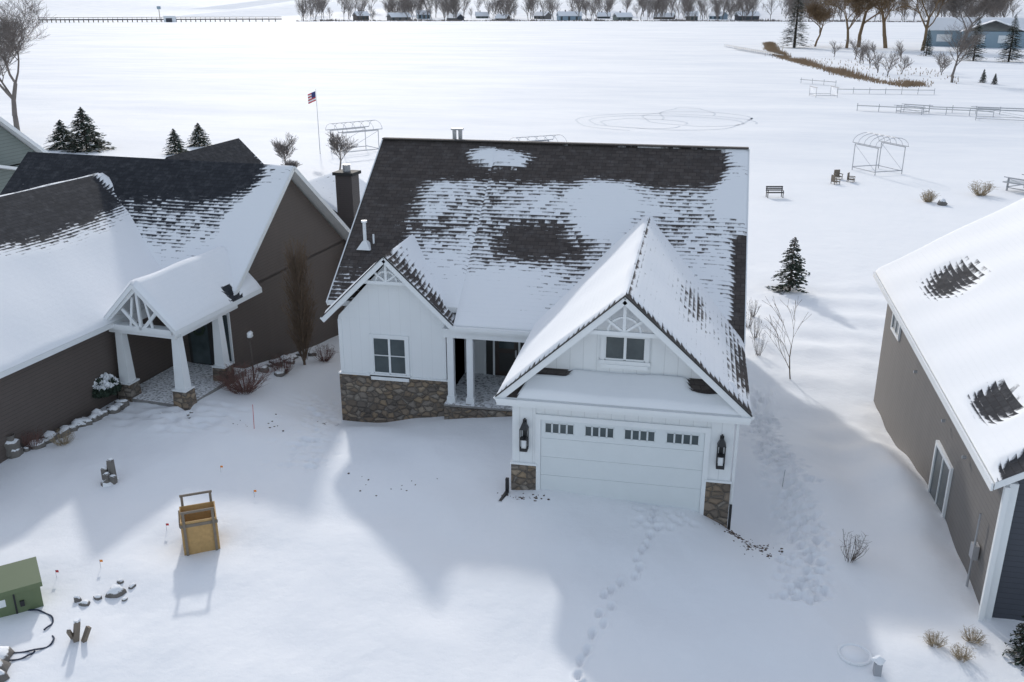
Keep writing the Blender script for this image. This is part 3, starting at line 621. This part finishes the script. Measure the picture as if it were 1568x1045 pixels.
x,y=azpt(258,1240);b.box(x-7,x+7,y-2,y+2,-2,5.5,2);b.box(x-4,x+4,y-2.2,y-2,-2,3,0)
x,y=azpt(243,1300);b.box(x-2.5,x+2.5,y-.3,y+.3,13,16.5,3);b.box(x-.3,x+.3,y-.3,y+.3,-2,13,1)
b.build('deck',[M['slate'],M['wood'],M['white'],M['blue']],br)
# ---------------------------------------------------------------- lake furniture
def lift(x,y,w,d,h,rot,arcs=True,name='boat_lift'):
    g=MB();r=.045
    for sx in (-1,1):
        for sy in (-1,1): g.tube((sx*w/2,sy*d/2,-.2),(sx*w/2,sy*d/2,h*.72),r,r,5)
        g.tube((sx*w/2,-d/2,h*.72),(sx*w/2,d/2,h*.72),r,r,5);g.tube((sx*w/2,-d/2,.3),(sx*w/2,d/2,.3),r,r,5);g.tube((sx*w/2,-d/2,.35),(sx*w/2,d/2,h*.7),.02,.02,4)
        g.tube((sx*w/2,-d*.62,h*.75),(sx*w/2,d*.62,h*.75),r,r,5)
    for sy in (-1,1): g.tube((-w/2,sy*d/2,.35),(w/2,sy*d/2,.35),r,r,5)
    if arcs:
        for j in range(6):
            yy=-d*.62+j*d*1.24/5;pv=None
            for i in range(9):
                t=i/8*math.pi;p=(-math.cos(t)*w/2,yy,h*.75+math.sin(t)*h*.25)
                if pv: g.tube(pv,p,.025,.025,4)
                pv=p
        g.tube((0,-d*.62,h),(0,d*.62,h),.03,.03,4)
    o=g.build(name,[M['metal']]);o.location=(x,y,-1.5);o.rotation_euler[2]=rot;return o
lift(18,100,3.2,3.6,3.7,.5);lift(-39.0,103,3.0,4.6,3.4,-.7);lift(-17.0,100,3.0,4.4,2.7,-.9)
lift(22.5,188,4,4,2.4,.2,False);lift(44.5,152,3.5,8,2.2,1.3,False);lift(33,160,3,4,1.6,1.0,False)
def dock(pts,w=.7,name='stored_dock',h=.8):
    g=MB()
    for (a,b_),(c,d) in zip(pts,pts[1:]):
        g.beam((a,b_,-1.5+h),(c,d,-1.5+h),w,.1,0);n=max(2,int(math.hypot(c-a,d-b_)/3))
        for k in range(n+1):
            t=k/n;x=a+(c-a)*t;y=b_+(d-b_)*t;g.tube((x,y-.4,-1.6),(x,y-.4,-1.5+h+.4),.05,.05,4,1)
    return g.build(name,[M['metal'],M['metal']])
dock([(21.5,222),(28,215)]);dock([(26,196),(44,197)]);dock([(25,163),(44,157)]);dock([(36,163),(46,161)],.6);dock([(8.5,430),(25,350)],1.0);dock([(12,400),(26,338)],1.0)
dock([(28,92),(32,88)],1.6);lift(30,91,2.6,3.5,1.6,.7,False,'pontoon_frame')
def chair(x,y,rot,name='garden_chair'):
    g=MB();g.box(-.3,.3,-.3,.3,.35,.42);g.box(-.3,.3,.25,.32,.42,1.0);g.box(-.35,-.28,-.3,.3,.6,.66);g.box(.28,.35,-.3,.3,.6,.66)
    for i in (-.3,.26):
        for j in (-.3,.26): g.box(i,i+.05,j,j+.05,0,.6)
    o=g.build(name,[M['wood']]);o.location=(x,y,-1.65);o.rotation_euler[2]=rot
chair(13.6,95,.4);chair(14.6,93.5,1.2);chair(13.0,92,2)
g=MB()
for k in range(3): g.box(-.75,.75,-.25+k*.17,-.12+k*.17,.42,.46)
for k in range(3): g.box(-.75,.75,.27+k*.02,.3+k*.02,.55+k*.15,.66+k*.15)
for x in (-.7,.64): g.box(x,x+.06,-.25,-.19,0,.62);g.box(x,x+.06,.25,.31,0,.95);g.box(x,x+.06,-.25,.3,.6,.65)
o=g.build('park_bench',[M['black']]);o.location=(6.9,84,-1.5);o.rotation_euler[2]=.2
boulder('boulder',20.6,83.5,.5,3)
fp=empty('flag_pole',(-42.3,100.5,-1.5));g=MB();g.tube((0,0,0),(0,0,7.2),.045,.025,6);g.build('pole',[M['metal']],fp)
g=MB()
for k in range(7):
    z=7.0-k*.15
    for i in range(6):
        xa=-.06-i*.16;xb=xa-.16;f=lambda x:(.07*math.sin(x*5))
        mi=2 if (k<4 and i<3) else (0 if k%2==0 else 1)
        g.poly([(xa,f(xa),z+.4*xa),(xb,f(xb),z+.4*xb),(xb,f(xb),z-.15+.4*xb),(xa,f(xa),z-.15+.4*xa)],mi)
g.build('flag',[M['red'],M['white'],M['navy']],fp)
g=MB()
def trackline(pts,w=.35):
    pts=[Vector((a,b_,-1.485)) for a,b_ in pts]
    for p,q_ in zip(pts,pts[1:]):
        d=(q_-p).normalized();n=Vector((-d.y,d.x,0))*w;g.poly([p-n,q_-n,q_+n,p+n])
for cx,cy,rx,ry,n in ((-5,140,11,9,42),(-5,140,13,12,30),(-.5,146,8,10,44),(-2,150,4,12,26),(-8,138,6,6,40)):
    trackline([(cx+rx*math.cos(t*.15)+.4*math.sin(t*.9),cy+ry*math.sin(t*.15)+.5*math.sin(t*.5)) for t in range(0,n)],.17)
g.build('snowmobile_tracks',[M['track']])
# ---------------------------------------------------------------- foreground objects
g=MB()
g.box(-.6,.6,-.45,.45,-.2,.95,0);g.add([(-.66,-.52,.95),(.66,-.52,.95),(.66,.5,1.12),(-.66,.5,1.12),(-.66,-.52,.82),(.66,-.52,.82),(.66,.5,.95),(-.66,.5,.95)],[(0,1,2,3),(7,6,5,4),(0,4,5,1),(1,5,6,2),(2,6,7,3),(3,7,4,0)],0)
g.box(-.02,.02,-.47,-.45,0,.8,1);g.box(.1,.2,-.5,-.45,.4,.55,1);g.box(-.5,-.2,-.458,-.45,.5,.7,2)
o=g.build('utility_box',[M['olive'],M['black'],M['white']]);o.location=(-16.2,17.0,H(-16.3,16.9)-.2);o.rotation_euler[2]=.75
g=MB()
for a in ((-.48,.48,-.48,-.45),(-.48,.48,.45,.48)): g.box(*a,-.2,1.02,0)
for a in ((-.48,-.45),(.45,.48)): g.box(*a,-.449,.449,-.2,1.02,0)
g.box(-.44,.44,-.44,.44,.3,.34,2)
for sx in (-.42,.35):
    for sy in (-.53,.485): g.box(sx,sx+.07,sy,sy+.04,-.1,1.3,1)
for sy in (-.53,.485): g.box(-.44,.44,sy,sy+.04,1.3,1.36,1)
g.box(-.5,.5,-.5,-.481,.86,.95,1);g.box(-.52,-.481,-.4,.4,.84,.95,1)
o=g.build('plywood_crate',[M['osb'],M['wood'],M['snow']]);o.location=(-13.05,20.6,H(-13,20.5));o.rotation_euler[2]=.55
mb=MB()
for i,(dx_,dy_,hh) in enumerate(((-.14,0,.5),(.1,.05,.8),(.02,-.16,.4),(.2,-.1,.3),(-.05,.16,.65))):
    mb.beam((dx_,dy_,-.1),(dx_+R.uniform(-.04,.04),dy_,hh),.17,.15,0,(0,1,0));rockmesh(mb,(dx_,dy_,hh),.1,i*9,0,.6,1)
rockmesh(mb,(0,-.02,.05),.3,3,0,.6)
o=mb.build('weathered_stump',[M['rock']]);o.location=(-17.7,23.3,H(-17.7,23.3)-.05)
for i,(x,y,r) in enumerate(((-14.7,17.4,.13),(-14.45,17.3,.12),(-14.3,17.6,.1),(-13.95,17.9,.2),(-14.1,18.3,.09),(-13.7,18.2,.1),(-14.9,14.6,.35),(-15.1,15.0,.28),(-14.6,14.4,.25),(-13.6,17.7,.08))): boulder('rock',x,y,r,50+i,-.03,.9)
g=MB();g.beam((-.1,0,-.2),(.0,.1,.5),.16,.12,0);g.beam((.1,0,-.1),(.2,.2,.3),.12,.08,0);g.beam((-.2,.1,0),(-.12,-.1,.35),.08,.08,0);g.box(-.06,.05,.04,.16,.47,.55,1)
o=g.build('broken_wood_stump',[M['wood'],M['snow']]);o.location=(-13.65,15.9,H(-13.6,15.9))
g=MB()
def hosecurve(cx,cy,rx,ry,t0,t1):
    pv=None
    for i in range(25):
        t=t0+(t1-t0)*i/24;x=cx+rx*math.cos(t);y=cy+ry*math.sin(t);p=(x,y,H(x,y)+.02+.02*math.sin(i))
        if pv: g.tube(pv,p,.022,.022,5)
        pv=p
hosecurve(-15.6,16.3,.9,.55,-.3,2.6);hosecurve(-15.3,15.7,1.1,.5,-2.4,.6);hosecurve(-15.4,15.3,1.0,.45,-2.6,.2)
g.build('lawn_edging',[M['hose']])
for i in range(26):
    t=i/25;x=-22.0+1.0*t+R.uniform(-.15,.15);y=24.2+4.6*t;boulder('boulder',x+.2,y,R.uniform(.12,.3),80+i,-.03)
for i in range(12): boulder('boulder',-17.3+R.uniform(-.4,.6),33.6+R.uniform(0,4),R.uniform(.15,.3),120+i,-.03)
for i in range(5): boulder('rock',-18.3+R.uniform(-.7,.6),28.5+R.uniform(-.3,.3),R.uniform(.05,.09),140+i,-.02)
mb=MB();rockmesh(mb,(0,0,.3),.34,5,0,1.0);mb.tube((0,0,.55),(0,0,.75),.12,.16,8,0);o=mb.build('glazed_urn',[M['rock']],None,True);o.location=(-21.9,24.2,.05)
mb=MB()
for cx,cy,sx,sy,n in ((-15.2,28.3,.7,.5,12),(-9.3,24.6,.5,.4,8),(-13.2,30.1,.3,.25,10),(-4.6,24.75,.4,.1,30),(2.35,24.3,.25,.3,60),(2.8,23.6,.22,.2,16),(1.85,24.95,.22,.12,70),(-7.8,24.9,.6,.4,5)):
    for i in range(n):
        x=R.gauss(cx,sx);y=R.gauss(cy,sy);rockmesh(mb,(x,y,H(x,y)+.0),R.uniform(.015,.05),i,0,.5,1)
mb.build('soil_clods',[simple('soil',(.10,.07,.055),.95,.4,9)])
def flag(x,y,mat,h=.5):
    e=empty('marker_flag',(x,y,H(x,y)));g=MB();g.tube((0,0,-.1),(0,0,h),.006,.006,4,0);g.poly([(0,0,h),(.08,.02,h),(.08,.02,h-.07),(0,0,h-.07)],1);g.build('flag',[M['metal'],M[mat]],e)
for x,y,m_ in ((-14.5,24.5,'orange'),(-15,18.8,'orange'),(-15.9,18.2,'red'),(-14.3,20.9,'red'),(-12.7,23.2,'orange')): flag(x,y,m_,.25)
def stake(x,y,h,mat='metal'):
    g=MB();g.tube((0,0,-.2),(.04,0,h),.012,.01,5);o=g.build('marker_stake',[M[mat]]);o.location=(x,y,H(x,y))
stake(-15.0,27.9,.95,'red');stake(3.4,27.9,.6)
lp=empty('globe_lamp_post',(-17.3,32.6,H(-17.3,32.6)));g=MB();g.tube((0,0,-.2),(0,0,1.9),.04,.035,8,0);g.taper(0,0,1.85,1.95,.06,.1,0);g.build('post',[M['brown']],lp);g=MB();rockmesh(g,(0,0,2.07),.13,1,0,1);g.build('globe',[M['white']],lp,True)
g=MB()
for i in range(32):
    t=i/32*6.283;t2=(i+1)/32*6.283;g.tube((.36*math.cos(t),.36*math.sin(t),.0),(.36*math.cos(t2),.36*math.sin(t2),.0),.04,.04,6)
g.tube((0,0,-.08),(0,0,.015),.36,.3,32,0,True);o=g.build('septic_cover',[M['snow']],None,True);o.location=(4.35,19.0,H(4.35,19.0))
mb=MB();mb.box(-.08,.08,-.08,.08,-.2,.3,0);rockmesh(mb,(0,0,.36),.13,4,1,.6);o=mb.build('utility_stub_post',[M['metal'],M['snow']]);o.location=(4.75,18.45,H(4.8,18.5))
conifer('arborvitae_bush',8.3,19.7,1.6,.5,9,dens=4)
# ---------------------------------------------------------------- camera, light
f=1418.;ya=.196;pi_=.345
cd=bpy.data.cameras.new('camera');cd.lens=f/1568*36;cd.sensor_width=36;cd.clip_start=.5;cd.clip_end=12000
co=bpy.data.objects.new('camera',cd);sc.collection.objects.link(co);co.location=(0,0,14.19);co.rotation_euler=(math.pi/2-pi_,0,ya);sc.camera=co
el=math.radians(24.3);az=math.radians(23.4)
ts=Vector((-math.sin(az)*math.cos(el),math.cos(az)*math.cos(el),math.sin(el)))
sl=bpy.data.lights.new('sun','SUN');sl.energy=2.0;sl.angle=math.radians(2.2);sl.color=(1,.975,.94)
so=bpy.data.objects.new('sun',sl);sc.collection.objects.link(so);so.rotation_euler=(-ts).to_track_quat('-Z','Y').to_euler()
w=bpy.data.worlds.new('World');sc.world=w;w.use_nodes=True;nt=w.node_tree;bg=nt.nodes['Background']
sky=nt.nodes.new('ShaderNodeTexSky');sky.sky_type='NISHITA';sky.sun_disc=False;sky.sun_elevation=el;sky.sun_rotation=-az;sky.air_density=1.0;sky.dust_density=1.5;sky.ozone_density=1.0
# thin high cloud veil over the clear sky
tc=nt.nodes.new('ShaderNodeTexCoord');nz=nt.nodes.new('ShaderNodeTexNoise');nz.inputs['Scale'].default_value=2.2;nz.inputs['Detail'].default_value=6;nt.links.new(tc.outputs['Generated'],nz.inputs['Vector'])
veil=mixc(nt,nz.outputs['Fac'],(1.75,1.82,1.92),(3.0,3.05,3.12))
ad=nt.nodes.new('ShaderNodeMix');ad.data_type='RGBA';ad.blend_type='ADD';ad.inputs[0].default_value=1
nt.links.new(sky.outputs[0],ad.inputs[6]);nt.links.new(veil,ad.inputs[7])
nt.links.new(ad.outputs[2],bg.inputs[0]);bg.inputs[1].default_value=.13
sc.view_settings.view_transform='Standard';sc.view_settings.look='None';sc.view_settings.exposure=0
